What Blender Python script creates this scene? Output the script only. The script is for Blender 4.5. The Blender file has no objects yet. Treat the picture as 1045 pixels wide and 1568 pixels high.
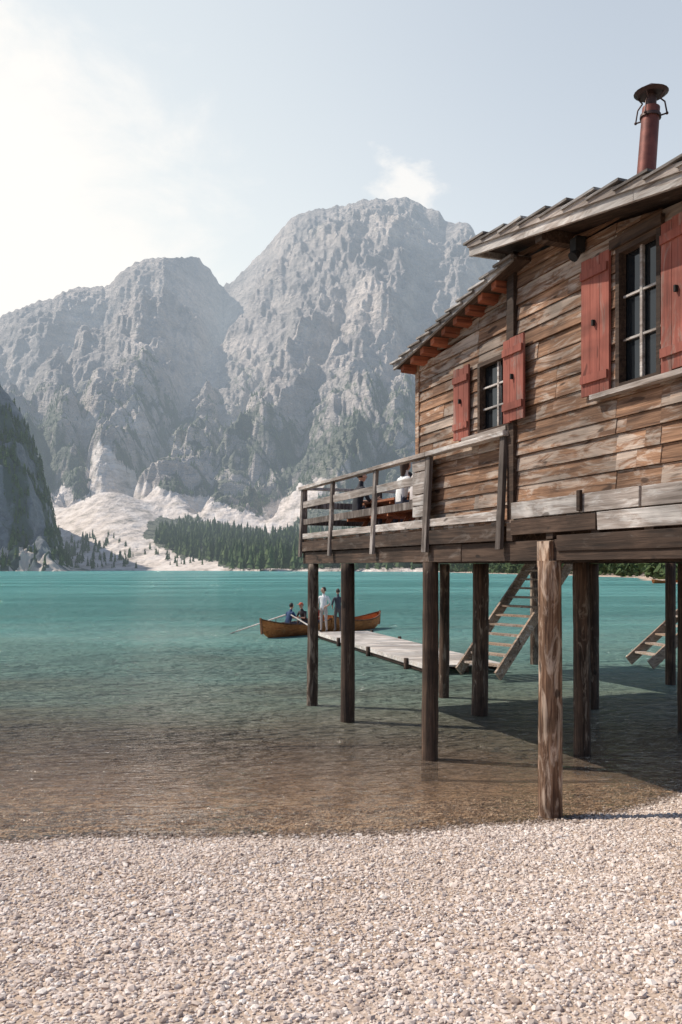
import bpy, math, random
import numpy as np
from mathutils import Vector, Matrix
random.seed(7); rng=np.random.default_rng(7)
scene=bpy.context.scene
scene.view_settings.view_transform='Standard'
scene.view_settings.look='None'
scene.view_settings.exposure=0
F=1300.0; CAMZ=2.8
# ------------------------------------------------------------------ noise
_perm=rng.permutation(256); _perm=np.concatenate([_perm,_perm,_perm])
_ang=rng.uniform(0,2*np.pi,256); _gx=np.cos(_ang); _gy=np.sin(_ang)
def pn(x,y):
    x=np.asarray(x,float); y=np.asarray(y,float)
    xi=np.floor(x).astype(int); yi=np.floor(y).astype(int)
    xf=x-xi; yf=y-yi
    u=xf*xf*xf*(xf*(xf*6-15)+10); v=yf*yf*yf*(yf*(yf*6-15)+10)
    def g(a,b,dx,dy):
        h=_perm[_perm[a&255]+(b&255)]
        return _gx[h]*dx+_gy[h]*dy
    n00=g(xi,yi,xf,yf); n10=g(xi+1,yi,xf-1,yf); n01=g(xi,yi+1,xf,yf-1); n11=g(xi+1,yi+1,xf-1,yf-1)
    return ((n00*(1-u)+n10*u)*(1-v)+(n01*(1-u)+n11*u)*v)*1.5
def fbm(x,y,o=4):
    r=0;a=.5
    for i in range(o):
        r=r+a*pn(x*2**i+17.3*i,y*2**i+5.1*i); a*=.5
    return r
def rid(x,y,o=4):
    r=0;a=.55
    for i in range(o):
        n=1-np.abs(pn(x*2**i+31.7*i,y*2**i+11.9*i))*1.6
        r=r+a*n; a*=.48
    return r
def ridm(x,y,o=4):
    r=rid(x,y,o); return r-r.mean()
def sm(x):
    x=np.clip(x,0,1); return x*x*(3-2*x)
# ------------------------------------------------------------------ node helpers
def new_mat(name):
    m=bpy.data.materials.new(name); m.use_nodes=True
    nt=m.node_tree
    for n in list(nt.nodes): nt.nodes.remove(n)
    out=nt.nodes.new('ShaderNodeOutputMaterial')
    return m,nt,out
class G:
    def __init__(s,nt): s.nt=nt
    def n(s,t,**k):
        nd=s.nt.nodes.new(t)
        for a,b in k.items(): setattr(nd,a,b)
        return nd
    def l(s,a,b): s.nt.links.new(a,b)
    def setin(s,sock,v):
        if hasattr(v,'is_output') or isinstance(v,bpy.types.NodeSocket): s.l(v,sock)
        else: sock.default_value=v
    def math(s,op,a,b=0.5,c=None,clamp=False):
        nd=s.n('ShaderNodeMath',operation=op,use_clamp=clamp)
        s.setin(nd.inputs[0],a); s.setin(nd.inputs[1],b)
        if c is not None: s.setin(nd.inputs[2],c)
        return nd.outputs[0]
    def mix(s,f,a,b,blend='MIX'):
        nd=s.n('ShaderNodeMix',data_type='RGBA',blend_type=blend)
        s.setin(nd.inputs[0],f)
        s.setin(nd.inputs[6],a if isinstance(a,bpy.types.NodeSocket) else (*a,1))
        s.setin(nd.inputs[7],b if isinstance(b,bpy.types.NodeSocket) else (*b,1))
        return nd.outputs[2]
    def ramp(s,f,stops,interp='LINEAR'):
        nd=s.n('ShaderNodeValToRGB'); cr=nd.color_ramp; cr.interpolation=interp
        while len(cr.elements)<len(stops): cr.elements.new(.5)
        for e,(p,c) in zip(cr.elements,stops):
            e.position=p; e.color=(*c,1) if len(c)==3 else c
        s.l(f,nd.inputs[0]); return nd.outputs[0]
    def noise(s,vec,scale,detail=4,rough=.55,dist=0):
        nd=s.n('ShaderNodeTexNoise'); nd.inputs['Scale'].default_value=scale
        nd.inputs['Detail'].default_value=detail; nd.inputs['Roughness'].default_value=rough
        nd.inputs['Distortion'].default_value=dist
        if vec is not None: s.l(vec,nd.inputs['Vector'])
        return nd.outputs[0]
    def mapr(s,v,a,b,c=0.,d=1.):
        nd=s.n('ShaderNodeMapRange',interpolation_type='SMOOTHSTEP'); s.l(v,nd.inputs[0])
        for i,x in enumerate((a,b,c,d)): nd.inputs[i+1].default_value=x
        return nd.outputs[0]
    def mapping(s,vec,sc,rot=(0,0,0)):
        nd=s.n('ShaderNodeMapping'); s.l(vec,nd.inputs[0]); nd.inputs['Scale'].default_value=sc
        nd.inputs['Rotation'].default_value=rot
        return nd.outputs[0]
    def bump(s,h,strength=.5,dist=.01,normal=None):
        nd=s.n('ShaderNodeBump'); s.l(h,nd.inputs['Height'])
        s.setin(nd.inputs['Strength'],strength); nd.inputs['Distance'].default_value=dist
        if normal is not None: s.l(normal,nd.inputs['Normal'])
        return nd.outputs[0]
    def bsdf(s,col,rough=.8,normal=None,spec=.3,out=None):
        nd=s.n('ShaderNodeBsdfPrincipled')
        s.setin(nd.inputs['Base Color'],col if isinstance(col,bpy.types.NodeSocket) else (*col,1))
        s.setin(nd.inputs['Roughness'],rough)
        nd.inputs['Specular IOR Level'].default_value=spec
        if normal is not None: s.l(normal,nd.inputs['Normal'])
        if out is not None: s.l(nd.outputs[0],out.inputs[0])
        return nd
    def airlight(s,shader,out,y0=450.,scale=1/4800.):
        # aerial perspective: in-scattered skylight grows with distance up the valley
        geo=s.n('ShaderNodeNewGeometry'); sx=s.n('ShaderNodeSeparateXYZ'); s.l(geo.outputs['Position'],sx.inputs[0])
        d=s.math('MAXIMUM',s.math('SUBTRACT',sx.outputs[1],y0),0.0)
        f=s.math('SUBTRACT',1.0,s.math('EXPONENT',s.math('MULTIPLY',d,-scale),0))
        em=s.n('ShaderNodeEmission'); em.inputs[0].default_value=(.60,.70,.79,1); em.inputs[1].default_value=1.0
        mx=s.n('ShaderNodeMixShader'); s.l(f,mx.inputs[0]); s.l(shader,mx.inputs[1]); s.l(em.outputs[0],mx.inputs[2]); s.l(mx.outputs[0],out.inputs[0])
def wood_mat(name,dark,mid,light,grey,gamt=.5,axis=0,scale=1.0,rand=.5,bstr=.6):
    m,nt,out=new_mat(name); g=G(nt)
    tc=g.n('ShaderNodeTexCoord'); geo=g.n('ShaderNodeNewGeometry')
    r=geo.outputs['Random Per Island']
    off=g.n('ShaderNodeVectorMath',operation='ADD'); g.l(tc.outputs['Object'],off.inputs[0])
    cmb=g.n('ShaderNodeCombineXYZ')
    for i in range(3): g.l(g.math('MULTIPLY',r,13.0+7*i),cmb.inputs[i])
    g.l(cmb.outputs[0],off.inputs[1])
    sc=[30*scale]*3; sc[axis]=1.3*scale
    sc2=[7*scale]*3; sc2[axis]=1.6*scale
    v1=g.mapping(off.outputs[0],sc); v2=g.mapping(off.outputs[0],sc2)
    grain=g.noise(v1,1.0,5,.68,.6)
    patch=g.noise(v2,1.0,5,.7,1.0)
    col=g.ramp(grain,[(.28,dark),(.47,mid),(.70,light)])
    gm=g.math('ADD',patch,g.math('MULTIPLY',g.math('SUBTRACT',r,.5),.18))
    gm2=g.mapr(gm,.62-.3*gamt,.76-.3*gamt)
    gcol=g.ramp(grain,[(.3,tuple(c*.55 for c in grey)),(.6,grey)])
    col=g.mix(g.math('MULTIPLY',gm2,.85),col,gcol)
    stain=g.noise(g.mapping(tc.outputs['Object'],(.9,.9,1.4)),1.0,3,.6,.5)
    br=g.math('ADD',g.math('MULTIPLY',g.math('FRACT',g.math('MULTIPLY',r,7.31)),rand),1-.5*rand)
    br=g.math('MULTIPLY',br,g.mapr(stain,.35,.62,.62,1.1))
    hs=g.n('ShaderNodeHueSaturation'); g.l(col,hs.inputs['Color']); g.l(br,hs.inputs['Value'])
    kn=g.noise(g.mapping(off.outputs[0],[3*scale if i==axis else 9*scale for i in range(3)]),1.0,1,.5)
    k=g.mapr(kn,.70,.76); col=g.mix(g.math('MULTIPLY',k,.8),hs.outputs[0],tuple(c*.6 for c in dark))
    nrm=g.bump(g.math('ADD',grain,g.math('MULTIPLY',patch,.6)),bstr,.012)
    g.bsdf(col,.78,nrm,.25,out)
    return m
def plain_mat(name,c,rough=.6,var=.25,scale=20,metal=0,bump=.2):
    m,nt,out=new_mat(name); g=G(nt); tc=g.n('ShaderNodeTexCoord')
    n=g.noise(tc.outputs['Object'],scale,5,.6)
    col=g.ramp(n,[(.3,tuple(x*(1-var) for x in c)),(.7,tuple(min(1,x*(1+var)) for x in c))])
    b=g.bsdf(col,rough,g.bump(n,bump,.005),.4,out); b.inputs['Metallic'].default_value=metal
    return m
# ------------------------------------------------------------------ mesh builder
class MB:
    def __init__(s): s.v=[];s.f=[];s.m=[];s.sm=[]
    def add(s,vs,fs,mi=0,smooth=False):
        b=len(s.v); s.v+= [tuple(p) for p in vs]
        for f in fs: s.f.append([b+i for i in f]); s.m.append(mi); s.sm.append(smooth)
    def hexa(s,p,mi=0):
        s.add(p,[(0,3,2,1),(4,5,6,7),(0,1,5,4),(1,2,6,5),(2,3,7,6),(3,0,4,7)],mi)
    def box(s,a,b,mi=0,j=0.0):
        x0,y0,z0=[min(a[i],b[i]) for i in range(3)]; x1,y1,z1=[max(a[i],b[i]) for i in range(3)]
        p=[(x0,y0,z0),(x1,y0,z0),(x1,y1,z0),(x0,y1,z0),(x0,y0,z1),(x1,y0,z1),(x1,y1,z1),(x0,y1,z1)]
        if j: p=[(q[0]+random.uniform(-j,j),q[1]+random.uniform(-j,j),q[2]+random.uniform(-j,j)) for q in p]
        s.hexa(p,mi)
    def beam(s,p0,p1,w,h,mi=0,up=(0,0,1),j=0):
        p0=Vector(p0);p1=Vector(p1);d=(p1-p0).normalized();up=Vector(up)
        if abs(d.dot(up))>.98: up=Vector((0,1,0))
        r=d.cross(up).normalized()*w/2; u=r.cross(d).normalized()*h/2
        p=[p0-r-u,p0+r-u,p0+r+u,p0-r+u,p1-r-u,p1+r-u,p1+r+u,p1-r+u]
        if j: p=[q+Vector([random.uniform(-j,j) for _ in range(3)]) for q in p]
        s.hexa(p,mi)
    def cyl(s,p0,p1,r0,r1,seg=10,mi=0,smooth=True,caps=True):
        p0=Vector(p0);p1=Vector(p1);d=(p1-p0).normalized()
        a=Vector((0,0,1)) if abs(d.z)<.9 else Vector((1,0,0))
        x=d.cross(a).normalized();y=d.cross(x)
        vs=[];fs=[]
        for P,r in((p0,r0),(p1,r1)):
            for i in range(seg):
                t=2*math.pi*i/seg; vs.append(P+x*math.cos(t)*r+y*math.sin(t)*r)
        for i in range(seg): k=(i+1)%seg; fs.append((i,k,seg+k,seg+i))
        s.add(vs,fs,mi,smooth)
        if caps:
            s.add(vs[:seg],[tuple(reversed(range(seg)))],mi); s.add(vs[seg:],[tuple(range(seg))],mi)
    def tube(s,pts,rs,seg=14,mi=0,smooth=True,wob=0):
        vs=[];fs=[]
        for k,(P,r) in enumerate(zip(pts,rs)):
            for i in range(seg):
                t=2*math.pi*i/seg; rr=r*(1+wob*math.sin(3*t+k*.25)+random.uniform(-wob,wob)*.6)
                vs.append((P[0]+math.cos(t)*rr,P[1]+math.sin(t)*rr,P[2]))
        n=len(pts)
        for k in range(n-1):
            for i in range(seg):
                j=(i+1)%seg; fs.append((k*seg+i,k*seg+j,(k+1)*seg+j,(k+1)*seg+i))
        fs.append(tuple(range((n-1)*seg,n*seg)))
        s.add(vs,fs,mi,smooth)
    def sphere(s,c,r,mi=0,seg=12,rings=8,fn=None):
        vs=[];fs=[]
        rx,ry,rz=r if hasattr(r,'__len__') else (r,r,r)
        for a in range(rings+1):
            th=math.pi*a/rings
            for i in range(seg):
                ph=2*math.pi*i/seg
                q=Vector((rx*math.sin(th)*math.cos(ph),ry*math.sin(th)*math.sin(ph),rz*math.cos(th)))
                if fn: q=fn(q)
                vs.append(Vector(c)+q)
        for a in range(rings):
            for i in range(seg):
                j=(i+1)%seg; fs.append((a*seg+i,(a+1)*seg+i,(a+1)*seg+j,a*seg+j))
        s.add(vs,fs,mi,True)
    def obj(s,name,mats,parent=None,loc=(0,0,0),rotz=0,bevel=0):
        me=bpy.data.meshes.new(name); me.from_pydata(s.v,[],s.f); me.update()
        for m in mats: me.materials.append(m)
        me.polygons.foreach_set('material_index',s.m); me.polygons.foreach_set('use_smooth',s.sm)
        o=bpy.data.objects.new(name,me); scene.collection.objects.link(o)
        o.location=loc; o.rotation_euler=(0,0,rotz)
        if parent: o.parent=parent
        if bevel:
            b=o.modifiers.new('b','BEVEL'); b.width=bevel; b.segments=1; b.limit_method='ANGLE'
        return o
def empty(name,loc=(0,0,0),rotz=0):
    o=bpy.data.objects.new(name,None); scene.collection.objects.link(o); o.location=loc; o.rotation_euler=(0,0,rotz); return o
def np_mesh(name,verts,faces,mat,smooth=True,attrs=None,mats=None):
    me=bpy.data.meshes.new(name); nf,k=faces.shape
    me.vertices.add(len(verts)); me.vertices.foreach_set('co',verts.astype(np.float32).ravel())
    me.loops.add(nf*k); me.loops.foreach_set('vertex_index',faces.astype(np.int32).ravel())
    me.polygons.add(nf); me.polygons.foreach_set('loop_start',np.arange(0,nf*k,k,dtype=np.int32))
    me.polygons.foreach_set('loop_total',np.full(nf,k,dtype=np.int32))
    me.update(calc_edges=True)
    me.polygons.foreach_set('use_smooth',np.full(nf,smooth,dtype=bool))
    me.materials.append(mat)
    if attrs:
        for a,v in attrs.items():
            at=me.attributes.new(a,'FLOAT','POINT'); at.data.foreach_set('value',v.astype(np.float32).ravel())
    me.validate()
    o=bpy.data.objects.new(name,me); scene.collection.objects.link(o); return o
def grid_faces(nr,nc):
    i=np.arange(nr-1)[:,None]*nc+np.arange(nc-1)[None,:]
    i=i.ravel(); return np.stack([i,i+1,i+nc+1,i+nc],1)

# ================================================================== CAMERA / LIGHT / SKY
cam=bpy.data.cameras.new('camera'); co=bpy.data.objects.new('camera',cam); scene.collection.objects.link(co)
co.location=(0,0,CAMZ); co.rotation_euler=(math.radians(90),0,0)
cam.sensor_fit='VERTICAL'; cam.sensor_height=36; cam.sensor_width=24; cam.lens=F/1568*36
cam.shift_y=85/1568; cam.clip_end=30000; cam.clip_start=.05
scene.camera=co
SUN_AZ=math.atan2(-.95,.27); SUN_EL=math.radians(48)
sd=Vector((math.sin(SUN_AZ)*math.cos(SUN_EL),math.cos(SUN_AZ)*math.cos(SUN_EL),math.sin(SUN_EL)))
sl=bpy.data.lights.new('sun','SUN'); sl.energy=5.0; sl.angle=math.radians(.5); sl.color=(1,.925,.82)
so=bpy.data.objects.new('sun',sl); scene.collection.objects.link(so); so.rotation_euler=sd.to_track_quat('Z','Y').to_euler()
w=bpy.data.worlds.new('World'); scene.world=w; w.use_nodes=True; nt=w.node_tree
for n in list(nt.nodes): nt.nodes.remove(n)
g=G(nt); wo=g.n('ShaderNodeOutputWorld')
sky=g.n('ShaderNodeTexSky',sky_type='NISHITA'); sky.sun_disc=False; sky.sun_elevation=SUN_EL; sky.sun_rotation=SUN_AZ
sky.air_density=1.0; sky.dust_density=1.2; sky.altitude=1500
b1=g.n('ShaderNodeBackground'); g.l(sky.outputs[0],b1.inputs[0]); b1.inputs[1].default_value=.15
tc=g.n('ShaderNodeTexCoord')
def wdot(d):
    v=Vector(d).normalized()
    nd=g.n('ShaderNodeVectorMath',operation='DOT_PRODUCT'); g.l(tc.outputs['Generated'],nd.inputs[0]); nd.inputs[1].default_value=v
    return nd.outputs['Value']
nz=g.noise(g.mapping(tc.outputs['Generated'],(1,1,1.6)),6.5,6,.6,.3)
nzc=g.math('MULTIPLY',g.math('SUBTRACT',nz,.5),1.0)
a1=g.math('ADD',wdot((-.52,1,.30)),g.math('MULTIPLY',nzc,.10)); m1=g.mapr(a1,.930,.978)
a2=g.math('ADD',wdot((.075,1,.425)),g.math('MULTIPLY',nzc,.014)); m2=g.math('MULTIPLY',g.mapr(a2,.9987,1.0006),.75)
cm=g.math('MAXIMUM',m1,m2)
sx=g.n('ShaderNodeSeparateXYZ'); g.l(tc.outputs['Generated'],sx.inputs[0])
veil=g.math('ADD',g.mapr(sx.outputs[2],0.0,.62,.97,.58),g.mapr(wdot((-1,.9,.2)),.35,1.0,-.06,.34),clamp=True)
veil=g.math('MULTIPLY',veil,g.mapr(sx.outputs[1],-.1,.55,.04,1))
veil=g.math('MULTIPLY',veil,g.mapr(sx.outputs[2],.60,.85,1,.15))
bh=g.n('ShaderNodeBackground'); bh.inputs[0].default_value=(.835,.885,.89,1); bh.inputs[1].default_value=1.05
bc=g.n('ShaderNodeBackground'); bc.inputs[0].default_value=(1,.97,.93,1); bc.inputs[1].default_value=1.05
x1=g.n('ShaderNodeMixShader'); g.l(veil,x1.inputs[0]); g.l(b1.outputs[0],x1.inputs[1]); g.l(bh.outputs[0],x1.inputs[2])
x2=g.n('ShaderNodeMixShader'); g.l(cm,x2.inputs[0]); g.l(x1.outputs[0],x2.inputs[1]); g.l(bc.outputs[0],x2.inputs[2])
g.l(x2.outputs[0],wo.inputs[0])

# ================================================================== MOUNTAINS
def interp(px,pts):
    return np.interp(px,[p[0] for p in pts],[p[1] for p in pts])
SKY=[(-500,600),(-300,560),(-100,515),(0,482),(60,463),(105,445),(150,438),(160,441),(185,415),(215,400),(240,393),(305,391),(322,403),(335,425),(342,428),(370,408),(405,380),(430,350),(450,333),(470,324),(520,315),(560,307),(625,303),(640,312),(672,325),(680,337),(720,343),(730,362),(760,400),(800,450),(850,500),(1000,570),(1200,620),(1700,680)]
RR=[(-500,2500),(0,2700),(250,2750),(342,3150),(450,2950),(620,3000),(720,2900),(900,2600),(1600,2400)]
nu=1150; uu=np.linspace(-.58,.78,nu); px=522+F*uu
R=interp(px,RR)+0*px; vc=(869-interp(px,SKY))/F
S=np.interp(px,[-300,100,330,420,640,1000,1600],[760,800,720,640,560,520,480])+12*pn(px/60,px*0)
Ff=1270+110*pn(px/170.,px*0+3.3)
tA=np.linspace(-.06,1,130,endpoint=False); tB=np.linspace(0,1,600); tC=np.linspace(.04,1,18)
Y=np.concatenate([S+(Ff-S)*tA[:,None],Ff+(R-Ff)*tB[:,None],R+1100*tC[:,None]],0)
U=np.broadcast_to(uu,Y.shape); PX=np.broadcast_to(px,Y.shape); X=U*Y
t=(Y-Ff)/(R-Ff); a=(Y-S)/(Ff-S)
zc=vc*R+CAMZ+ 6*pn(px/7.,px*0+9)+8*pn(px/22.,px*0+2)
cone=np.exp(-((px-165)/75.)**2)
zF=(.050+.040*cone)*Ff
zA=np.where(a<0,a*60-1.0,1.2+(zF-1.2)*np.clip(a,0,1)**1.25)
tt=np.clip(t,0,1); gt=.80*tt+.20*sm(tt)
zB=zF+(zc-zF)*gt
Z=np.where(t<0,zA,zB)
Z=np.where(t>1,zc-(Y-R)*.55,Z)
def inpoly(x,y,P):
    r=np.zeros(x.shape,bool); n=len(P); j=n-1
    for i in range(n):
        xi,yi=P[i]; xj,yj=P[j]
        c=((yi>y)!=(yj>y))&(x<(xj-xi)*(y-yi)/(yj-yi+1e-9)+xi); r^=c; j=i
    return r
# debris fans: tongue in the main gully, the cone below it and the lateral aprons
P1=[(146,676),(160,680),(184,708),(214,738),(258,752),(305,762),(362,777),(424,798),(455,824),(400,814),(330,800),(262,790),(226,798),(220,823),(262,846),(335,866),(335,890),(60,890),(60,850),(86,822),(74,764),(97,740),(113,765),(136,762),(134,728)]
P2=[(388,794),(428,764),(470,742),(500,732),(495,755),(470,778),(445,808)]
P3=[(40,700),(52,690),(62,720),(50,740)]
def scree_mask(PYv):
    jx=PX+20*fbm(PX/16,PYv/14,5); jy=PYv+13*fbm(PX/18+5,PYv/14+8,5)
    return (inpoly(jx,jy,P1)|inpoly(jx,jy,P2)|inpoly(jx,jy,P3)).astype(float)
def blur(A,k):
    for ax in (0,1):
        c=np.cumsum(np.concatenate([np.repeat(A.take([0],ax),k+1,ax),A,np.repeat(A.take([-1],ax),k,ax)],ax),ax)
        n=A.shape[ax]
        A=(c.take(range(2*k+1,2*k+1+n),ax)-c.take(range(0,n),ax))/(2*k+1)
    return A
scb=np.clip(blur(scree_mask(869-F*(Z-CAMZ)/Y),14)*1.2,0,1)
W=sm(tt/.14)*sm((1-tt)/.16)*(1-.75*scb); Wf=sm(tt/.05)*(.30+.70*sm((1-tt)/.10))*(1-.85*scb)
wx=90*fbm(X/420,Y/420,4); wy=90*fbm(X/420+9,Y/420+4,4)
q=X+wx-.42*Y; yy=Y+wy
q2=X+.5*wx+.10*Y
d=220*ridm(q/640,yy/1700,6)+85*ridm(q2/190+3,yy/900,5)
Z=Z+(d-35)*W
fine=34*ridm(q/75+7,yy/420,5)+24*fbm(X/60,yy/80,6)+8*ridm(X/17,yy/60+5,3)
Z=Z+fine*Wf
lw=90*fbm(X/240,Y/240,5)
Z=Z+W*6*np.sin(2*np.pi*(Z+.42*X+lw)/64)+Wf*2.5*np.sin(2*np.pi*(Z+.42*X+lw*.7)/23)
# shallow runnels on the debris fans
Z=Z+np.where((t<.12)&(a>.05),3.0*ridm(X/26,Y/260,4),0)*sm(a/.3)
def gully(path,width,depth):
    global Z
    ts=[p[0] for p in path]; us=[(p[1]-522)/F for p in path]
    ug=np.interp(tt,ts,us); wv=width*(1+.3*pn(Y/120.,X*0+width*99))
    k=np.exp(-np.abs((U-ug-.006*fbm(Y/90.,Y*0+2,3))/wv)**1.5)*sm(tt/.08)*np.where(t>1,0,1)*sm((1.02-tt)/.06)
    inr=sm((tt-ts[0]+.04)/.05)*sm((ts[-1]+.06-tt)/.08)
    Z=Z-depth*k*inr
gully([(0,158),(.05,170),(.2,215),(.4,268),(.6,305),(.8,333),(1,342)],.030,140)
gully([(0,150),(.25,135),(.5,110),(.75,95)],.012,60)
gully([(0,120),(.3,70),(.7,20),(1,-10)],.016,60)
gully([(0,400),(.2,440),(.5,520),(.8,560)],.016,55)
gully([(0,560),(.3,590),(.6,650),(.95,675)],.018,80)
gully([(.05,300),(.3,350),(.6,420),(.85,455)],.014,45)
PY=869-F*(Z-CAMZ)/Y
scree=scree_mask(PY)
scree=np.where((a<.05),np.maximum(scree,.6),scree)
gz,gx_=np.gradient(Z); slope=np.abs(gz)/(np.abs(np.gradient(Y,axis=0))+1e-6)
veg=sm((700-Z)/540)*1.05+1.1*fbm(X/170,Y/230,5)+.5*fbm(X/25,Y/35,4)-.40*np.clip(slope-.75,0,1)-.08
veg=np.where(t<0,1.0+.5*fbm(X/40,Y/60,3),veg)
veg=np.clip(sm(veg),0,1)*(1-scree)
m_m,nt,out=new_mat('limestone_mountain'); g=G(nt)
geo=g.n('ShaderNodeNewGeometry'); P=geo.outputs['Position']
av=g.n('ShaderNodeAttribute',attribute_name='veg').outputs['Fac']; asx=g.n('ShaderNodeAttribute',attribute_name='scree').outputs['Fac']
n1=g.noise(g.mapping(P,(.010,.0028,.006),(0,.35,.3)),1,7,.68,.4)
n2=g.noise(P,.045,5,.72)
n3=g.noise(g.mapping(P,(.004,.004,.03),(0,.38,0)),1,6,.7,.6)
n4=g.noise(g.mapping(P,(.0022,.0012,.003)),1,4,.6,.8)
rock=g.ramp(n1,[(.30,(.27,.235,.22)),(.45,(.52,.445,.40)),(.58,(.82,.69,.60)),(.75,(.90,.76,.66))])
rock=g.mix(.42,rock,g.ramp(n3,[(.38,(.26,.235,.23)),(.62,(.92,.80,.71))]))
rock=g.mix(.3,rock,g.ramp(n2,[(.35,(.18,.17,.165)),(.65,(.92,.80,.71))]))
rock=g.mix(g.mapr(n4,.40,.58,.40,0),rock,(.26,.255,.26))
vegc=g.ramp(n2,[(.35,(.045,.075,.065)),(.65,(.14,.17,.115))])
vf=g.math('MULTIPLY',g.mapr(g.math('ADD',av,g.math('MULTIPLY',g.math('SUBTRACT',n2,.5),1.9)),.25,.82),.80)
col=g.mix(vf,rock,vegc)
scc=g.ramp(g.noise(g.mapping(P,(.05,.014,.1)),1,7,.72),[(.36,(.34,.30,.26)),(.47,(.60,.52,.46)),(.60,(.74,.66,.60))])
nsc=g.math('MULTIPLY',g.math('SUBTRACT',n2,.5),1.7)
col=g.mix(g.mapr(g.math('ADD',asx,nsc),.32,.58),col,scc)
bst=g.math('SUBTRACT',1.0,g.math('MULTIPLY',asx,.6))
bs=g.bsdf(col,.95,g.bump(g.math('ADD',g.math('ADD',n1,n2),n3),bst,23),.05)
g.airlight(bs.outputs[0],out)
V=np.stack([X,Y,Z],-1).reshape(-1,3)
np_mesh('mountain',V,grid_faces(*Y.shape),m_m,True,{'veg':veg,'scree':scree})
cand=np.argwhere((t<.48)&(t>0)&(veg>.4)&(scree<.3)&(PX>-150)&(PX<1200))
F1=[(250,814),(278,808),(335,812),(400,826),(460,822),(640,834),(1200,830),(1200,874),(365,874),(325,862),(268,848),(244,834)]
candF=np.argwhere(inpoly(PX,PY,F1)&(Z>1))
def conifers(pos,hts,name,mat,seg=7,tiers=4):
    vs=[(0.018,0,0),(-.009,.016,0),(-.009,-.016,0),(0,0,.3)]; fs=[(0,1,3),(1,2,3),(2,0,3)]
    for k in range(tiers):
        z0=.10+.21*k; z1=z0+.36 if k<tiers-1 else 1.0; r=.19*(1-k/(tiers+.6))
        b=len(vs); vs.append((0,0,z1))
        for i in range(seg):
            th=2*math.pi*(i+.5*(k%2))/seg; rr=r*(1.15 if i%2 else .72)
            vs.append((rr*math.cos(th),rr*math.sin(th),z0-(.03 if i%2 else -.02)))
        for i in range(seg): fs.append((b,b+1+i,b+1+(i+1)%seg))
    vs=np.array(vs); fs=np.array(fs); n=len(pos)
    rot=rng.uniform(0,6.28,n); wd=rng.uniform(.75,1.3,n)
    c,s_=np.cos(rot),np.sin(rot)
    vx=(vs[None,:,0]*c[:,None]-vs[None,:,1]*s_[:,None])*(hts*wd)[:,None]
    vy=(vs[None,:,0]*s_[:,None]+vs[None,:,1]*c[:,None])*(hts*wd)[:,None]
    vz=vs[None,:,2]*hts[:,None]
    vx=vx+(rng.normal(0,.015,vx.shape))*hts[:,None]; vy=vy+(rng.normal(0,.015,vy.shape))*hts[:,None]
    VV=np.stack([vx+pos[:,0:1],vy+pos[:,1:2],vz+pos[:,2:3]],-1).reshape(-1,3)
    FF=(fs[None]+np.arange(n)[:,None,None]*len(vs)).reshape(-1,3)
    return np_mesh(name,VV,FF,mat,False)
m_con,nt,out=new_mat('conifer_needles'); g=G(nt); geo=g.n('ShaderNodeNewGeometry')
c=g.mix(geo.outputs['Random Per Island'],(.030,.052,.030),(.095,.13,.05))
nn=g.noise(geo.outputs['Position'],.6,3,.7); c=g.mix(g.mapr(nn,.4,.7,0,.5),c,(.12,.15,.06))
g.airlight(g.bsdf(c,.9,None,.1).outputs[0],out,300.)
NF=3000
sel=candF[rng.integers(0,len(candF),NF)]
pf=np.stack([X[sel[:,0],sel[:,1]],Y[sel[:,0],sel[:,1]],Z[sel[:,0],sel[:,1]]-1],1)+np.c_[rng.normal(0,3,(NF,2)),np.zeros(NF)]
sel2=cand[rng.integers(0,len(cand),8000)]
ps=np.stack([X[sel2[:,0],sel2[:,1]],Y[sel2[:,0],sel2[:,1]],Z[sel2[:,0],sel2[:,1]]-1],1)
sh=[]
for k in range(420):
    p_=rng.choice([rng.uniform(60,330),rng.uniform(100,200),rng.uniform(80,150)]); j=int((p_-px[0])/(px[1]-px[0])); i=rng.integers(9,60)
    if pn(p_/17.,i/9.)>.0: sh.append((X[i,j],Y[i,j],Z[i,j]-.5))
sh=np.array(sh)
conifers(np.concatenate([pf,ps,sh]),np.concatenate([rng.uniform(10,23,NF),rng.uniform(5,11,8000),rng.uniform(4,12,len(sh))]),'conifer_forest',m_con)

# near dark wooded cliff on the left shore
nu2=330; u2=np.linspace(-.95,-.295,nu2); p2=522+F*u2
vs2=(869-interp(p2,[(-720,150),(-300,300),(-120,450),(-40,548),(0,590),(15,608),(35,638),(50,678),(62,715),(75,760),(85,800),(97,845),(108,866),(140,872)]))/F
t2=np.linspace(0,1,260)[:,None]; S2=600-0*u2; R2=820+0*u2
Yc=np.where(t2<.8,S2+(R2-S2)*t2/.8,R2+400*(t2-.8)/.2); Uc=np.broadcast_to(u2,Yc.shape); Xc=Uc*Yc
tq=np.clip(t2/.8,0,1)
Zc=-2+(vs2*R2+4.8)*(.35*tq+.65*sm(tq*1.02))+0*Xc
Wc=sm(tq/.1)*sm((1-tq)/.08)*np.clip(vs2*8,0,1)
Zc=Zc+Wc*(40*(rid(Xc/70,Yc/90,5)-.9)+14*(rid(Xc/24,Yc/26,3)-.8))+4*fbm(Xc/7,Yc/7,3)*np.clip(vs2*9,0.02,1)+(Wc+.15)*2*np.sin(Zc/4.5+3*fbm(Xc/20,Yc/20))*np.clip(vs2*8,0,1)
Zc=np.where(t2>.8,Zc-(t2-.8)*200,Zc)
vg2=np.clip(.58+1.4*fbm(Xc/30,Yc/30,4),0,1)
PYc=869-F*(Zc-CAMZ)/Yc; PXc=np.broadcast_to(p2,Yc.shape)
sc2=((PYc>838)&(fbm(Xc/12,Yc/20,3)>.0)).astype(float)*.8
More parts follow.
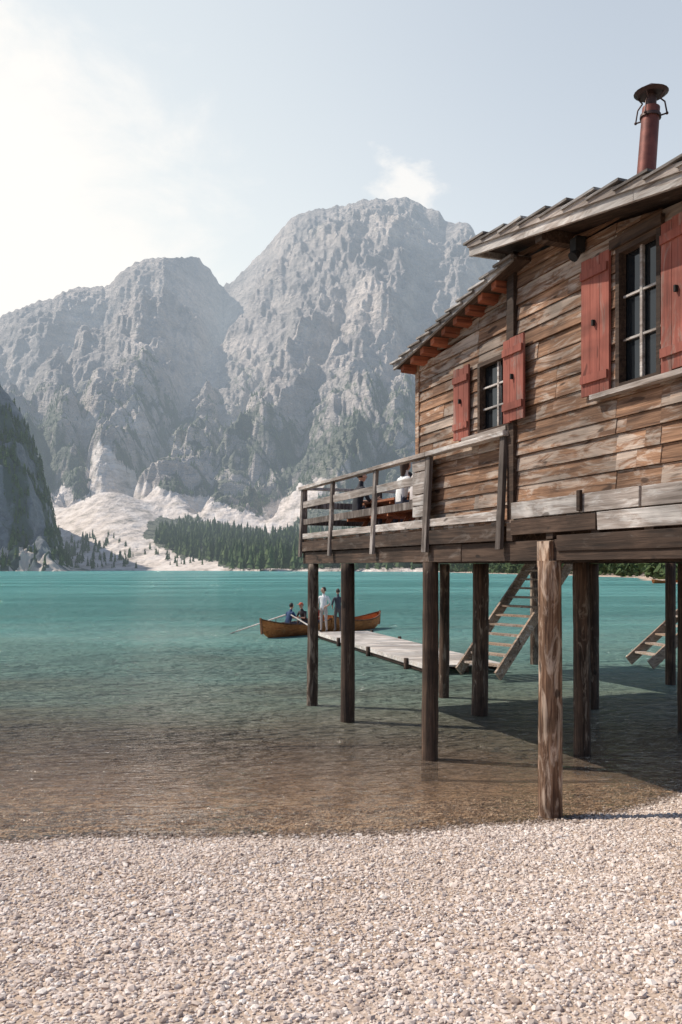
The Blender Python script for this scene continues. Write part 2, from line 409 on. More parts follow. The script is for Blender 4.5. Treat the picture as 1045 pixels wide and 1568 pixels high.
m_c,nt,out=new_mat('dark_cliff'); g=G(nt); geo=g.n('ShaderNodeNewGeometry'); P=geo.outputs['Position']
av=g.n('ShaderNodeAttribute',attribute_name='veg').outputs['Fac']; asx=g.n('ShaderNodeAttribute',attribute_name='scree').outputs['Fac']
n2=g.noise(P,.11,7,.7)
rock=g.ramp(n2,[(.3,(.06,.075,.09)),(.7,(.27,.27,.27))]); vc_=g.ramp(n2,[(.35,(.022,.045,.045)),(.65,(.06,.09,.06))])
col=g.mix(g.mapr(g.math('ADD',av,g.math('MULTIPLY',g.math('SUBTRACT',n2,.5),1.2)),.35,.6),rock,vc_)
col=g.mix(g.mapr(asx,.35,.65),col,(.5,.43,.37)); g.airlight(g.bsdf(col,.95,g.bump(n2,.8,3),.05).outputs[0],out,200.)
np_mesh('wooded_cliff',np.stack([Xc,Yc,Zc],-1).reshape(-1,3),grid_faces(*Yc.shape),m_c,True,{'veg':vg2,'scree':sc2})
cc=np.argwhere((t2<.85)&(vg2>.45)&(Zc>2)&(PXc>-300)&(sc2<.5)); s3=cc[rng.integers(0,len(cc),1900)]
pc=np.stack([Xc[s3[:,0],s3[:,1]],Yc[s3[:,0],s3[:,1]],Zc[s3[:,0],s3[:,1]]-.8],1)
conifers(pc,rng.uniform(4,12,len(pc)),'conifer_stand',m_con)

# ================================================================== GROUND, BEACH, LAKE
def ground_mat():
    m,nt,out=new_mat('gravel_ground'); g=G(nt); geo=g.n('ShaderNodeNewGeometry'); P=geo.outputs['Position']
    n=g.noise(P,22,5,.7); n0=g.noise(P,.9,3,.6)
    c=g.ramp(n,[(.3,(.34,.25,.19)),(.5,(.52,.41,.335)),(.7,(.68,.57,.48))])
    c=g.mix(g.mapr(n0,.4,.65,0,.5),c,(.42,.30,.21))
    sx=g.n('ShaderNodeSeparateXYZ'); g.l(P,sx.inputs[0])
    wet=g.math('MULTIPLY',g.mapr(sx.outputs[2],.004,.028,1,0),g.mapr(sx.outputs[2],-.02,.0,.25,1))
    c=g.mix(g.math('MULTIPLY',wet,.6),c,(.13,.085,.055))
    vo=g.n('ShaderNodeTexVoronoi'); g.l(P,vo.inputs['Vector']); vo.inputs['Scale'].default_value=28
    g.bsdf(c,.9,g.bump(g.math('ADD',n,vo.outputs['Distance']),.8,.02),.2,out); return m
m_g=ground_mat()
def shoreY(x):
    x=np.asarray(x,float); xp=np.clip(x,0,6)
    return 8.85+.04*np.clip(x,-30,30)+.085*xp**2+.13*pn(x/1.3,x*0+.5)+.05*pn(x/.35,x*0+4)
def beachZ(x,y):
    dd=shoreY(x)-y
    z=np.where(dd>0,.125*dd,.10*dd)
    z=np.where(z>1.35,1.35+(z-1.35)*.15,z); z=np.maximum(z,-3.0)
    return z+.022*pn(x/.45,y/.45)*np.clip(dd*2,0.1,1)+.03*pn(x/2.2,y/2.2)*np.clip(np.abs(dd),0.1,1)
xs=np.concatenate([np.linspace(-60,-8,40,endpoint=False),np.linspace(-8,8,220),np.linspace(8.4,60,40)])
ys=np.concatenate([np.linspace(-40,2,30,endpoint=False),np.linspace(2,13,220),np.linspace(13.3,42,50)])
XX,YY=np.meshgrid(xs,ys); ZZ=beachZ(XX,YY)
np_mesh('beach',np.stack([XX,YY,ZZ],-1).reshape(-1,3),grid_faces(*XX.shape),m_g)
mb=MB(); mb.add([(-15000,-15000,-3.3),(15000,-15000,-3.3),(15000,15000,-3.3),(-15000,15000,-3.3)],[(0,1,2,3)]); mb.obj('ground',[m_g])
import bmesh
bm=bmesh.new(); bmesh.ops.create_icosphere(bm,subdivisions=1,radius=1); bv=np.array([v.co[:] for v in bm.verts]); bf=np.array([[v.index for v in f.verts] for f in bm.faces]); bm.free()
N=140000
x=rng.uniform(-4.8,5.4,N); y=rng.uniform(3.0,11.5,N); keep=(y<shoreY(x)+1.6)&(rng.uniform(0,1,N)<np.where(y>shoreY(x)+.2,.45,1)); x=x[keep];y=y[keep];N=len(x)
r=np.exp(rng.normal(math.log(.0108),.40,N)); r=np.clip(r,.005,.032)
z=beachZ(x,y)+r*.25
jit=1+rng.normal(0,.16,(24,len(bv),1)); var=(bv[None]*jit)[rng.integers(0,24,N)]
sc=np.stack([r*rng.uniform(.85,1.4,N),r*rng.uniform(.7,1.0,N),r*rng.uniform(.42,.75,N)],1)
var=var*sc[:,None,:]
tilt=rng.normal(0,.4,N); ct,st_=np.cos(tilt),np.sin(tilt)
vy=var[:,:,1]*ct[:,None]-var[:,:,2]*st_[:,None]; vz=var[:,:,1]*st_[:,None]+var[:,:,2]*ct[:,None]; vx=var[:,:,0]
th=rng.uniform(0,6.28,N); c_,s_=np.cos(th),np.sin(th)
PV=np.stack([vx*c_[:,None]-vy*s_[:,None]+x[:,None],vx*s_[:,None]+vy*c_[:,None]+y[:,None],vz+z[:,None]],-1).reshape(-1,3)
PF=(bf[None]+np.arange(N)[:,None,None]*len(bv)).reshape(-1,3)
m_p,nt,out=new_mat('pebbles'); g=G(nt); geo=g.n('ShaderNodeNewGeometry'); P=geo.outputs['Position']
c=g.ramp(geo.outputs['Random Per Island'],[(0,(.22,.165,.14)),(.12,(.46,.375,.325)),(.4,(.62,.52,.455)),(.75,(.72,.62,.55)),(1,(.84,.78,.72))])
n=g.noise(P,60,3,.7); c=g.mix(g.mapr(n,.35,.7,0,.3),c,(.44,.34,.28))
n0=g.noise(P,.8,3,.6); c=g.mix(g.mapr(n0,.42,.65,0,.35),c,(.54,.43,.35))
sx=g.n('ShaderNodeSeparateXYZ'); g.l(P,sx.inputs[0]); wet=g.math('MULTIPLY',g.mapr(sx.outputs[2],.008,.034,.7,0),g.mapr(sx.outputs[2],-.02,.0,.3,1))
c=g.mix(wet,c,(.13,.08,.05)); g.bsdf(c,.85,g.bump(n,.3,.003),.25,out)
np_mesh('beach_pebbles',PV,PF,m_p,False)
# lake
m_w,nt,out=new_mat('lake_water'); g=G(nt); geo=g.n('ShaderNodeNewGeometry'); P=geo.outputs['Position']
sx=g.n('ShaderNodeSeparateXYZ'); g.l(P,sx.inputs[0])
nl=g.noise(g.mapping(P,(.10,.22,.1)),1,3,.6)
yd=g.math('SUBTRACT',sx.outputs[1],9.0)
yd=g.math('ADD',yd,g.math('MULTIPLY',g.math('MULTIPLY',g.math('SUBTRACT',nl,.5),yd),1.3))
ld=g.math('LOGARITHM',g.math('MAXIMUM',g.math('ADD',yd,1),1.0),2.0)
ldn=g.math('DIVIDE',ld,9.0)
wc=g.ramp(ldn,[(0,(.56,.40,.28)),(.15,(.43,.30,.21)),(.26,(.26,.205,.155)),(.36,(.165,.19,.15)),(.46,(.18,.29,.25)),(.60,(.145,.34,.31)),(.8,(.13,.355,.335)),(1,(.15,.38,.37))])
al=g.ramp(ldn,[(0,(.05,)*3),(.15,(.20,)*3),(.28,(.56,)*3),(.38,(1,)*3)])
wA=g.noise(g.mapping(P,(2.6,8.0,1),(0,0,.30)),1,3,.6,.4)
wB=g.noise(g.mapping(P,(.7,2.4,1),(0,0,-.22)),1,3,.55,.3)
wC=g.noise(g.mapping(P,(.05,.16,1)),1,4,.6)
wD=g.noise(g.mapping(P,(.018,.05,1),(0,0,.4)),1,3,.55)     # gust patches: calmer and rougher water
gust=g.mapr(wD,.36,.64,.45,1.35)
h=g.math('ADD',g.math('MULTIPLY',wA,.46),g.math('MULTIPLY',wB,.80)); h=g.math('ADD',h,g.math('MULTIPLY',wC,2.4))
dist=g.math('MULTIPLY',g.mapr(sx.outputs[1],8.5,18,.6,1.35),gust); h=g.math('MULTIPLY',h,dist)
bp=g.bump(h,1.0,1.0)
df=g.n('ShaderNodeBsdfDiffuse'); g.l(wc,df.inputs[0]); g.l(bp,df.inputs['Normal'])
tr=g.n('ShaderNodeBsdfTransparent'); tr.inputs[0].default_value=(.95,.89,.80,1)
mx=g.n('ShaderNodeMixShader'); g.l(al,mx.inputs[0]); g.l(tr.outputs[0],mx.inputs[1]); g.l(df.outputs[0],mx.inputs[2])
gl=g.n('ShaderNodeBsdfGlossy'); gl.inputs['Roughness'].default_value=.05; g.l(bp,gl.inputs['Normal']); gl.inputs[0].default_value=(1,.99,.97,1)
fr=g.n('ShaderNodeFresnel'); fr.inputs[0].default_value=1.33; g.l(bp,fr.inputs['Normal'])
cap=g.mapr(sx.outputs[1],12,90,.92,.40)
ff=g.math('MINIMUM',g.math('MULTIPLY',fr.outputs[0],1.25),cap)
m2=g.n('ShaderNodeMixShader'); g.l(ff,m2.inputs[0]); g.l(mx.outputs[0],m2.inputs[1]); g.l(gl.outputs[0],m2.inputs[2]); g.l(m2.outputs[0],out.inputs[0])
mb=MB(); mb.add([(-4000,5,0),(4000,5,0),(4000,1500,0),(-4000,1500,0)],[(0,1,2,3)]); mb.obj('lake',[m_w])
xs=np.linspace(20,520,120); ys=np.linspace(110,620,120); XX,YY=np.meshgrid(xs,ys)
ED=([110,140,180,230,300,400,520,620],[48,57,66,80,82,66,60,60])
edge=np.interp(YY,*ED)+6*fbm(XX*0+1,YY/18,3)
ZZ=np.clip((XX-edge)*.05,-2,9)+.6*fbm(XX/12,YY/12,3)*np.clip((XX-edge)*.1,0,1)
np_mesh('right_shore',np.stack([XX,YY,ZZ],-1).reshape(-1,3),grid_faces(*XX.shape),m_g)
bp_=[];bs=[]
for k in range(260):
    yb=rng.uniform(150,610); xb=np.interp(yb,*ED)+rng.exponential(16)+4
    bp_.append((xb,yb,np.clip((xb-60)*.04,.2,6))); bs.append(rng.uniform(2,5))
VV=[]
for (bx,by,bz),s_ in zip(bp_,bs):
    nl_=110; dvec=rng.normal(0,1,(nl_,3)); dvec/=np.linalg.norm(dvec,axis=1)[:,None]; rad=rng.uniform(.6,1,(nl_,1))*(1+.35*np.sin(dvec[:,0:1]*5+bx)+.25*np.sin(dvec[:,2:3]*7+by))
    cpt=dvec*rad*np.array([s_,s_,s_*.85])+np.array([bx,by,bz+s_*.6])
    tri=cpt[:,None,:]+rng.normal(0,.20*s_,(nl_,3,3)); VV.append(tri.reshape(-1,3))
VV=np.concatenate(VV); np_mesh('shore_bushes',VV,np.arange(len(VV)).reshape(-1,3),m_con,False)
pos=[];
for k in range(420):
    yb=rng.uniform(180,615); xb=np.interp(yb,*ED)+rng.exponential(60)+14; pos.append((xb,yb,np.clip((xb-60)*.04,0,6)))
conifers(np.array(pos),rng.uniform(9,20,len(pos)),'conifer_grove',m_con)

# ================================================================== BOATHOUSE  (local x=-s, y=n)
W_wall=wood_mat('weathered_cladding',(.055,.029,.018),(.18,.095,.054),(.36,.205,.12),(.43,.345,.28),.50,0,rand=.55)
W_grey=wood_mat('grey_weathered_timber',(.12,.095,.078),(.30,.25,.215),(.48,.42,.375),(.58,.54,.50),.5,0,rand=.35)
W_dark=wood_mat('dark_timber',(.022,.014,.010),(.050,.030,.020),(.10,.063,.043),(.14,.11,.09),.12,0)
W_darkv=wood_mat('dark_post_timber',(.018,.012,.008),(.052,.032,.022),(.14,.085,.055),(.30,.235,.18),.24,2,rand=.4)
W_lit=wood_mat('stripped_log',(.030,.015,.009),(.13,.068,.040),(.38,.23,.14),(.60,.45,.34),.38,2,rand=.2,bstr=1.0)
W_red=wood_mat('red_shutter_paint',(.15,.045,.032),(.25,.075,.052),(.30,.10,.07),(.30,.18,.145),.22,2,rand=.15,bstr=.25)
W_raft=wood_mat('reddish_rafter',(.09,.025,.014),(.26,.078,.038),(.36,.12,.06),(.30,.16,.09),.2,1,rand=.6)
W_roof=wood_mat('roof_shingle',(.055,.045,.04),(.15,.13,.115),(.30,.27,.245),(.42,.40,.38),.4,0,rand=.6)
M_black=plain_mat('dark_interior',(.012,.011,.010),.9)
mgl,nt,out=new_mat('window_glass'); g=G(nt); tc=g.n('ShaderNodeTexCoord'); gb=g.bsdf((.012,.014,.016),.04,g.bump(g.noise(tc.outputs['Object'],3,2),.1,.02),.6,out)
RZ=math.atan2(-.9328,.3605)
house=empty('boathouse',(2.371,9.604,0),RZ)
def L(s,n,z): return (-s,n,z)
def Zm(s): return 6.83+(s-1.02)*.172
def Za(s): return 6.51-(s-.679)*.17
def cladding(mb,s0,s1,n,z0,top,holes,h=.18,sign=-1,th=.03,mi=0):
    z=z0
    while z<7.2:
        cuts={s0,s1}
        for (a,b,c,d) in holes: cuts|={a,b}
        joints=[];p=s0+random.uniform(.8,3.2)
        while p<s1-.3: joints.append(p); p+=random.uniform(1.9,4.0)
        cuts=sorted(c for c in cuts|set(joints) if s0<=c<=s1)
        hh=h*random.uniform(.84,1.12)
        for a,b in zip(cuts[:-1],cuts[1:]):
            if b-a<.02: continue
            lo,hi=z,z+hh-.005; skip=False
            for (wa,wb,wz0,wz1) in holes:
                if a>=wa-.001 and b<=wb+.001:
                    if hi<=wz0 or lo>=wz1: continue
                    if lo<wz0-.015: hi=wz0
                    elif hi>wz1+.015: lo=wz1
                    else: skip=True
            if skip: continue
            ta,tb=min(hi,top(a)),min(hi,top(b))
            if ta<=lo+.01 and tb<=lo+.01: continue
            ta=max(ta,lo+.004); tb=max(tb,lo+.004)
            e=.0015 if (a in joints or b in joints) else .0005; ja=random.uniform(-.002,.002); o=random.uniform(-.006,.006); lap=.022
            a_,b_=a+e,b-e
            nf0=n+sign*(th/2+lap+o); nf1=n+sign*(th/2+o); nb=n-sign*th/2
            mb.hexa([L(b_,nf0,lo+ja),L(a_,nf0,lo+ja),L(a_,nb,lo),L(b_,nb,lo),L(b_,nf1,tb),L(a_,nf1,ta),L(a_,nb,ta),L(b_,nb,tb)],mi)
        z+=hh
S_END=3.62
small=(.90,1.76,4.55,5.50); big=(-1.72,-1.08,4.60,6.02)
mb=MB()
cladding(mb,.86,S_END,.13,3.40,lambda s:Za(s)-.13,[small])
cladding(mb,-4.2,.74,.06,3.42,lambda s:Zm(s)-.17,[big])
o=mb.obj('wall_cladding',[W_wall],house)
mb=MB()
def wallbox(s0,s1,n0,n1,z0,za,zb,mi=0):
    mb.hexa([L(s1,n0,z0),L(s0,n0,z0),L(s0,n1,z0),L(s1,n1,z0),L(s1,n0,zb),L(s0,n0,za),L(s0,n1,za),L(s1,n1,zb)],mi)
wallbox(.76,S_END-.06,.24,.30,3.4,Za(.76)-.14,Za(S_END)-.13)
wallbox(-4.2,.76,.20,.26,3.4,Zm(-4.2)-.18,Zm(.76)-.18)
wallbox(-4.2,.76,4.9,5.0,3.4,Zm(-4.2)-.18,Zm(.76)-.18)
wallbox(.76,S_END,4.9,5.0,3.4,Za(.76)-.18,Za(S_END)-.14)
wallbox(-4.2,-4.12,.1,5,3.4,Zm(-4.2)-.19,Zm(-4.2)-.19)
mb.obj('inner_walls',[M_black],house)
mb=MB()
z=3.40
while z<Za(S_END)-.14:
    n_=.12
    while n_<5:
        e=min(5,n_+random.uniform(1,2.2)); mb.box(L(S_END-.03,n_,z),L(S_END,e-.004,min(z+.174,Za(S_END)-.14))); n_=e
    z+=.18
mb.obj('end_wall',[W_wall],house)
mb=MB()
mb.box(L(.735,-.02,2.96),L(.875,.10,Zm(.8)-.16),0,.004)
mb.box(L(S_END-.10,.085,3.4),L(S_END+.02,.16,Za(S_END)-.13),1,.003)
mb.box(L(.885,.02,5.6),L(.95,.10,6.32),0,.003)
mb.obj('corner_boards',[W_dark,W_wall],house)
mb=MB()
def slab(fz,s0,s1,n0,n1,dz0,dz1,mi):
    mb.hexa([L(s1,n0,fz(s1)+dz0),L(s0,n0,fz(s0)+dz0),L(s0,n1,fz(s0)+dz0),L(s1,n1,fz(s1)+dz0),L(s1,n0,fz(s1)+dz1),L(s0,n0,fz(s0)+dz1),L(s0,n1,fz(s0)+dz1),L(s1,n1,fz(s1)+dz1)],mi)
slab(Zm,-4.8,1.03,-.40,5.5,-.125,-.075,1)
slab(Za,.45,3.80,-.16,5.3,-.125,-.085,1)
for a,b in((-4.8,-1.9),(-1.9,1.06)):
    slab(Zm,a+.003,b-.003,-.445,-.405,-.215,-.062,0)
slab(Zm,-4.8,1.06,-.475,-.45,-.062-.05,-.03,0)
slab(Za,.5,3.83,-.20,-.165,-.13,-.05,2)
mb.box(L(1.03,-.44,Zm(1.03)-.20),L(1.07,5.5,Zm(1.03)-.06),0)
s=1.12
while s>-4.7:
    n_=-.50
    while n_<5.5:
        wd=random.uniform(.14,.30); l=.50*random.uniform(.92,1.08); s2=s-l
        za=Zm(s)-.055+random.uniform(-.004,.004); zb=Zm(s2)+.012+random.uniform(-.012,.014); T=.024
        n2=n_+wd-.006; 
        mb.hexa([L(s,n_,za-T),L(s2,n_,zb-T),L(s2,n2,zb-T),L(s,n2,za-T),L(s,n_,za),L(s2,n_,zb),L(s2,n2,zb),L(s,n2,za)],2)
        n_+=wd
    s-=.40
s=.45
while s<3.7:
    n_=-.24
    while n_<5.3:
        wd=random.uniform(.14,.30); l=.42*random.uniform(.92,1.08); s2=s+l
        za=Za(s)-.075+random.uniform(-.004,.004); zb=Za(s2)-.012+random.uniform(-.012,.012); T=.026; n2=n_+wd-.006
        mb.hexa([L(s2,n_,zb-T),L(s,n_,za-T),L(s,n2,za-T),L(s2,n2,zb-T),L(s2,n_,zb),L(s,n_,za),L(s,n2,za),L(s2,n2,zb)],2)
        n_+=wd
    s+=.30
k=.95
while k<3.75:
    z=Za(k)-.13; mb.hexa([L(k+.11,-.13,z-.10),L(k,-.13,z-.08),L(k,.30,z-.10),L(k+.11,.30,z-.12),L(k+.11,-.13,z-.003),L(k,-.13,z+.012),L(k,.30,z+.012),L(k+.11,.30,z-.003)],3)
    k+=.33
for k in (-3.5,-2.6,-.35):
    z=Zm(k)-.13; mb.box(L(k,-.36,z-.13),L(k+.12,.3,z-.004),1)
mb.obj('roof',[W_grey,W_dark,W_roof,W_raft],house)
mb=MB(); mb.box(L(-.62,-.12,6.16),L(-.52,.0,6.30)); mb.cyl(L(-.57,-.06,6.16),L(-.57,-.12,6.10),.045,.06,10); mb.box(L(-.58,-.07,6.28),L(-.54,.05,6.34)); mb.obj('eave_lamp',[M_black],house)
mb=MB()
def window(s0,s1,z0,z1,n,cols,rows):
    mb.box(L(s0-.002,n+.07,z0),L(s1+.002,n+.076,z1),1)
    fw=.055
    mb.box(L(s0,n-.03,z0),L(s0+fw,n+.06,z1)); mb.box(L(s1-fw,n-.03,z0),L(s1,n+.06,z1))
    mb.box(L(s0+fw,n-.03,z0),L(s1-fw,n+.06,z0+fw)); mb.box(L(s0+fw,n-.03,z1-fw),L(s1-fw,n+.06,z1))
    for c in range(1,cols):
        x=s0+fw+(s1-s0-2*fw)*c/cols; wdt=.034 
        mb.box(L(x-wdt/2,n+.02,z0+fw),L(x+wdt/2,n+.055,z1-fw),2)
    for r in range(1,rows):
        x=z0+fw+(z1-z0-2*fw)*r/rows; mb.box(L(s0+fw,n+.025,x-.011),L(s1-fw,n+.052,x+.011),2)
window(*small,.11,2,3); window(*big,.05,2,3)
mb.box(L(.9,-.03,small[2]-.05),L(2.0,.12,small[2]-.004),3,.002)
mb.box(L(big[0]-.55,-.07,big[2]-.055),L(big[1]+.30,.04,big[2]-.004),3,.002)
mb.box(L(big[0]-.05,-.02,big[3]+.004),L(big[1]+.05,.03,big[3]+.10),0,.002)
mb.obj('windows',[W_dark,mgl,W_grey,W_grey],house)
mb=MB()
def shutter(s0,s1,z0,z1,n,tilt=0):
    k=3; w_=(s1-s0)/k
    def T(s,off): return n+off+tilt*(s-s0)
    for i in range(k):
        a=s0+w_*i+.003; b=s0+w_*(i+1)-.003; dz=random.uniform(-.012,.012)
        mb.hexa([L(b,T(b,-.014),z0+dz),L(a,T(a,-.014),z0+dz),L(a,T(a,.014),z0+dz),L(b,T(b,.014),z0+dz),L(b,T(b,-.014),z1+dz),L(a,T(a,-.014),z1+dz),L(a,T(a,.014),z1+dz),L(b,T(b,.014),z1+dz)])
    for zz in (z0+.14,z1-.20):
        a,b=s0+.012,s1-.012
        mb.hexa([L(b,T(b,-.04),zz),L(a,T(a,-.04),zz),L(a,T(a,-.017),zz),L(b,T(b,-.017),zz),L(b,T(b,-.04),zz+.085),L(a,T(a,-.04),zz+.085),L(a,T(a,-.017),zz+.085),L(b,T(b,-.017),zz+.085)])
    p=(s0+s1)/2
    mb.box(L(p-.012,T(p,-.05),(z0+z1)/2),L(p+.012,T(p,-.018),(z0+z1)/2+.06),1)
shutter(1.94,2.34,4.55,5.53,.06,-.03)
shutter(.43,.875,4.56,5.56,-.065,.0)
shutter(-1.02,-.58,4.60,6.04,.005,-.03)
shutter(-2.20,-1.745,4.62,6.02,-.005,.05)
mb.obj('shutters',[W_red,M_black],house)
# deck
mb=MB()
s=-4.3
while s<8.75:
    mb.box(L(s,-.03,3.34),L(s+.135,5.4,3.38+random.uniform(-.004,.004)),0); s+=.142
POSTS=[(0,0,.135),(2.98,0,.12),(6.24,0,.128),(8.2,0,.112),(5.97,2.59,.155),(8.16,2.99,.112),(2.46,2.29,.125),(5.82,5.06,.13),(3.3,5.05,.13),(-.6,2.6,.13),(-3.6,0,.14),(-3.6,2.6,.13),(-1.2,5.1,.13)]
for n_ in (0.06,2.6,5.1):
    mb.box(L(-4.2,n_-.09,2.88),L(2.0,n_+.09,3.115),1,.006); mb.box(L(2.01,n_-.09,2.88),L(8.7,n_+.09,3.115),1,.006)
s=-4.1
while s<8.75:
    mb.box(L(s,-.04+random.uniform(-.02,.02),3.12),L(s+.13,5.35,3.335),1,.004); s+=.80
mb.box(L(8.70,-.06,3.12),L(8.78,5.4,3.36),1,.004)
for a,b in((.98,2.85),(2.95,4.80),(4.9,6.85),(6.95,8.72)): mb.box(L(a,-.085,3.13),L(b,-.05,3.33),1,.005)
for a,b in((1.0,2.88),(3.0,4.83),(4.93,6.87),(6.97,8.64)): mb.box(L(a,-.07,3.385),L(b,-.032,3.50),2,.004)
for a,b in((-4.2,-1.55),(-1.52,-.62),(-.59,.72)): mb.box(L(a,-.06,3.385),L(b,-.01,3.585),2,.005)
for a,b in((-4.2,-.9),(-.88,.72)): mb.box(L(a,-.07,3.19),L(b,-.032,3.37),2 if a<-1 else 1,.006)
mb.box(L(-.66,-.10,3.40),L(-.60,-.062,3.62),1)
mb.box(L(-4.2,-.05,2.98),L(-.18,-.005,3.16),1,.006)
mb.obj('deck',[W_wall,W_dark,W_grey],house,bevel=.004)
mb=MB()
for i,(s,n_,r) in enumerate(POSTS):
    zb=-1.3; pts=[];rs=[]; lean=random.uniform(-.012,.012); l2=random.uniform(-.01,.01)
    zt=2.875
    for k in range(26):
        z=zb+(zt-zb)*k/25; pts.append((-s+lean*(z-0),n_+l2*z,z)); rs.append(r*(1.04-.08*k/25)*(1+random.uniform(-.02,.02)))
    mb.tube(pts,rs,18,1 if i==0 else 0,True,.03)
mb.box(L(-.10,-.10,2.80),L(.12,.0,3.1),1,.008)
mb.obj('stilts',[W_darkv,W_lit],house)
# railing
mb=MB()
ps_=[8.68,6.92,4.88,2.94,.926]
for s in ps_:
    w_=.055 if s!=2.94 else .075
    mb.hexa([L(s+w_,-.13,3.02),L(s-w_,-.13,3.02),L(s-w_,-.075,3.02),L(s+w_,-.075,3.02),L(s+w_,-.06,4.41),L(s-w_,-.06,4.41),L(s-w_,.0,4.41),L(s+w_,.0,4.41)],1)
ss=[8.80]+ps_[1:]; ss[-1]=.84
for a,b in zip(ss[:-1],ss[1:]):
    mb.box(L(b+.003,-.10,4.415),L(a-.003,.04,4.475),0,.004)
for a,b in zip(ps_[:-2],ps_[1:-1]):
    mb.box(L(b+.01,-.052,4.03),L(a-.01,-.015,4.16),0,.005); mb.box(L(b+.01,-.052,3.68),L(a-.01,-.015,3.80),1,.005)
for z_ in (3.55,3.72,3.89,4.06,4.23): mb.box(L(2.99,-.055,z_),L(3.45,-.02,z_+.155),0,.004)
for n_ in (.0,1.7,3.4,5.2): mb.box(L(8.64,n_-.05,3.1),L(8.74,n_+.05,4.41),1,.004)
for s in (6.9,4.9): mb.box(L(s,5.22,3.1),L(s+.1,5.32,4.41),1,.004)
mb.box(L(8.62,.05,4.416),L(8.76,5.35,4.47),0,.003); mb.box(L(8.66,.05,4.03),L(8.70,5.3,4.16),1,.003); mb.box(L(8.66,.05,3.68),L(8.70,5.3,3.80),1,.003)
mb.box(L(3.7,5.2,4.416),L(8.60,5.34,4.47),0,.003); mb.box(L(3.7,5.24,4.0),L(8.6,5.28,4.13),1,.003); mb.box(L(3.7,5.24,3.65),L(8.6,5.28,3.78),1,.003)
mb.obj('railing',[W_grey,wood_mat('rail_post_wood',(.04,.03,.025),(.10,.078,.065),(.19,.155,.135),(.32,.28,.25),.35,2)],house,bevel=.004)
# chimney
M_rust=plain_mat('rusted_metal',(.15,.048,.035),.55,.4,9,.4); M_rd=plain_mat('dark_rust',(.07,.04,.033),.5,.4,12,.5)
mb=MB(); cs,cn=-.3,1.0
b0=Vector(L(cs,cn,6.35)); b1_=Vector(L(cs-.02,cn+.14,8.06))
mb.cyl(b0,b1_,.112,.098,20,0); 
for k in (.45,.93): c0=b0.lerp(b1_,k); c1=b0.lerp(b1_,k+.02); mb.cyl(c0,c1,.118,.116,20,1)
top=b1_+Vector((0,0,.0))
mb.cyl(top+Vector((0,0,.17)),top+Vector((0,0,.27)),.19,.025,20,1); mb.cyl(top+Vector((0,0,.14)),top+Vector((0,0,.17)),.15,.192,20,1)
for k in range(4):
    a=k*math.pi/2+.5; d1=Vector((math.cos(a),math.sin(a),0))
    pth=[top+d1*.105+Vector((0,0,-.12)),top+d1*.18+Vector((0,0,-.12)),top+d1*.155+Vector((0,0,.02)),top+d1*.10+Vector((0,0,.08)),top+d1*.16+Vector((0,0,.16))]
    for p,q_ in zip(pth[:-1],pth[1:]): mb.cyl(p,q_,.009,.009,6,1)
    mb.sphere(pth[1],.018,1,6,4)
mb.cyl(top+Vector((0,0,-.02)),top+Vector((0,0,.15)),.06,.06,12,1)
mb.obj('chimney',[M_rust,M_rd],house)

# ================================================================== stairs, gangway, dock
W_step=wood_mat('step_wood',(.09,.058,.04),(.24,.165,.115),(.40,.30,.22),(.48,.41,.35),.35,0,rand=.3)
def stairs(name,bot,topp,width,nst=12):
    mb=MB(); bot=Vector(bot); topp=Vector(topp); d=topp-bot; h=Vector((d.x,d.y,0)).normalized(); side=Vector((h.y,-h.x,0))
    for sg in (-1,1): mb.beam(bot+side*sg*width/2-h*.15+Vector((0,0,-.12)),topp+side*sg*width/2+Vector((0,0,.05)),.06,.28,0)
    for i in range(nst):
        p=bot+d*(i+.5)/nst
        a=p-side*(width/2-.035); b=p+side*(width/2-.035)
        mb.beam(a,b,.27,.05,0)
    return mb.obj(name,[W_step])
stairs('wooden_staircase',(3.55,21.4,.25),(6.0,23.2,3.3),1.35,13)
stairs('wooden_staircase',(8.5,23.8,.25),(12.2,24.6,3.3),1.1,12)
mb=MB(); hx=Matrix.Rotation(RZ,4,'Z'); 
for k in range(44):
    s=7.0+k*.142; p=Vector((2.371,9.604,0))+hx@Vector(L(s,5.5,3.30)); q_=Vector((2.371,9.604,0))+hx@Vector(L(s,8.6,3.30)); mb.beam(p,q_,.135,.04)
for (s,n_) in ((8.0,9.0),(12.8,8.4)):
    p=Vector((2.371,9.604,0))+hx@Vector(L(s,n_,0)); mb.tube([(p.x,p.y,z) for z in (-1.5,0,1.5,3.28)],[.12]*4,12,1)
mb.obj('gangway',[W_step,W_darkv])
W_dock=wood_mat('dock_planks',(.30,.24,.20),(.50,.43,.37),(.62,.56,.50),(.66,.63,.60),.5,0,rand=.3)
dk=MB(); ax=Vector((-.27,.963,0)); si=Vector((.963,.27,0)); o0=Vector((2.3,22.0,0))
Ld=12.0; k=0
while k<Ld:
    p=o0+ax*(k+.07); dk.beam(p+Vector((0,0,.23)),p+si*2.1+Vector((0,0,.23+random.uniform(-.004,.004))),.13,.04); k+=.14
for off in (.05,1.05,2.05): dk.beam(o0+si*off+Vector((0,0,.12)),o0+si*off+ax*Ld+Vector((0,0,.12)),.1,.16,1)
dk.beam(o0-si*.03+Vector((0,0,.2)),o0-si*.03+ax*Ld+Vector((0,0,.2)),.05,.12,0)
for kk in (1.5,5,8.5,11.8):
    for off in (-.1,2.2):
        p=o0+ax*kk+si*off; dk.tube([(p.x,p.y,z) for z in (-1.5,0,.3)],[.07,.07,.065],10,1)
dk.obj('dock',[W_dock,W_dark])

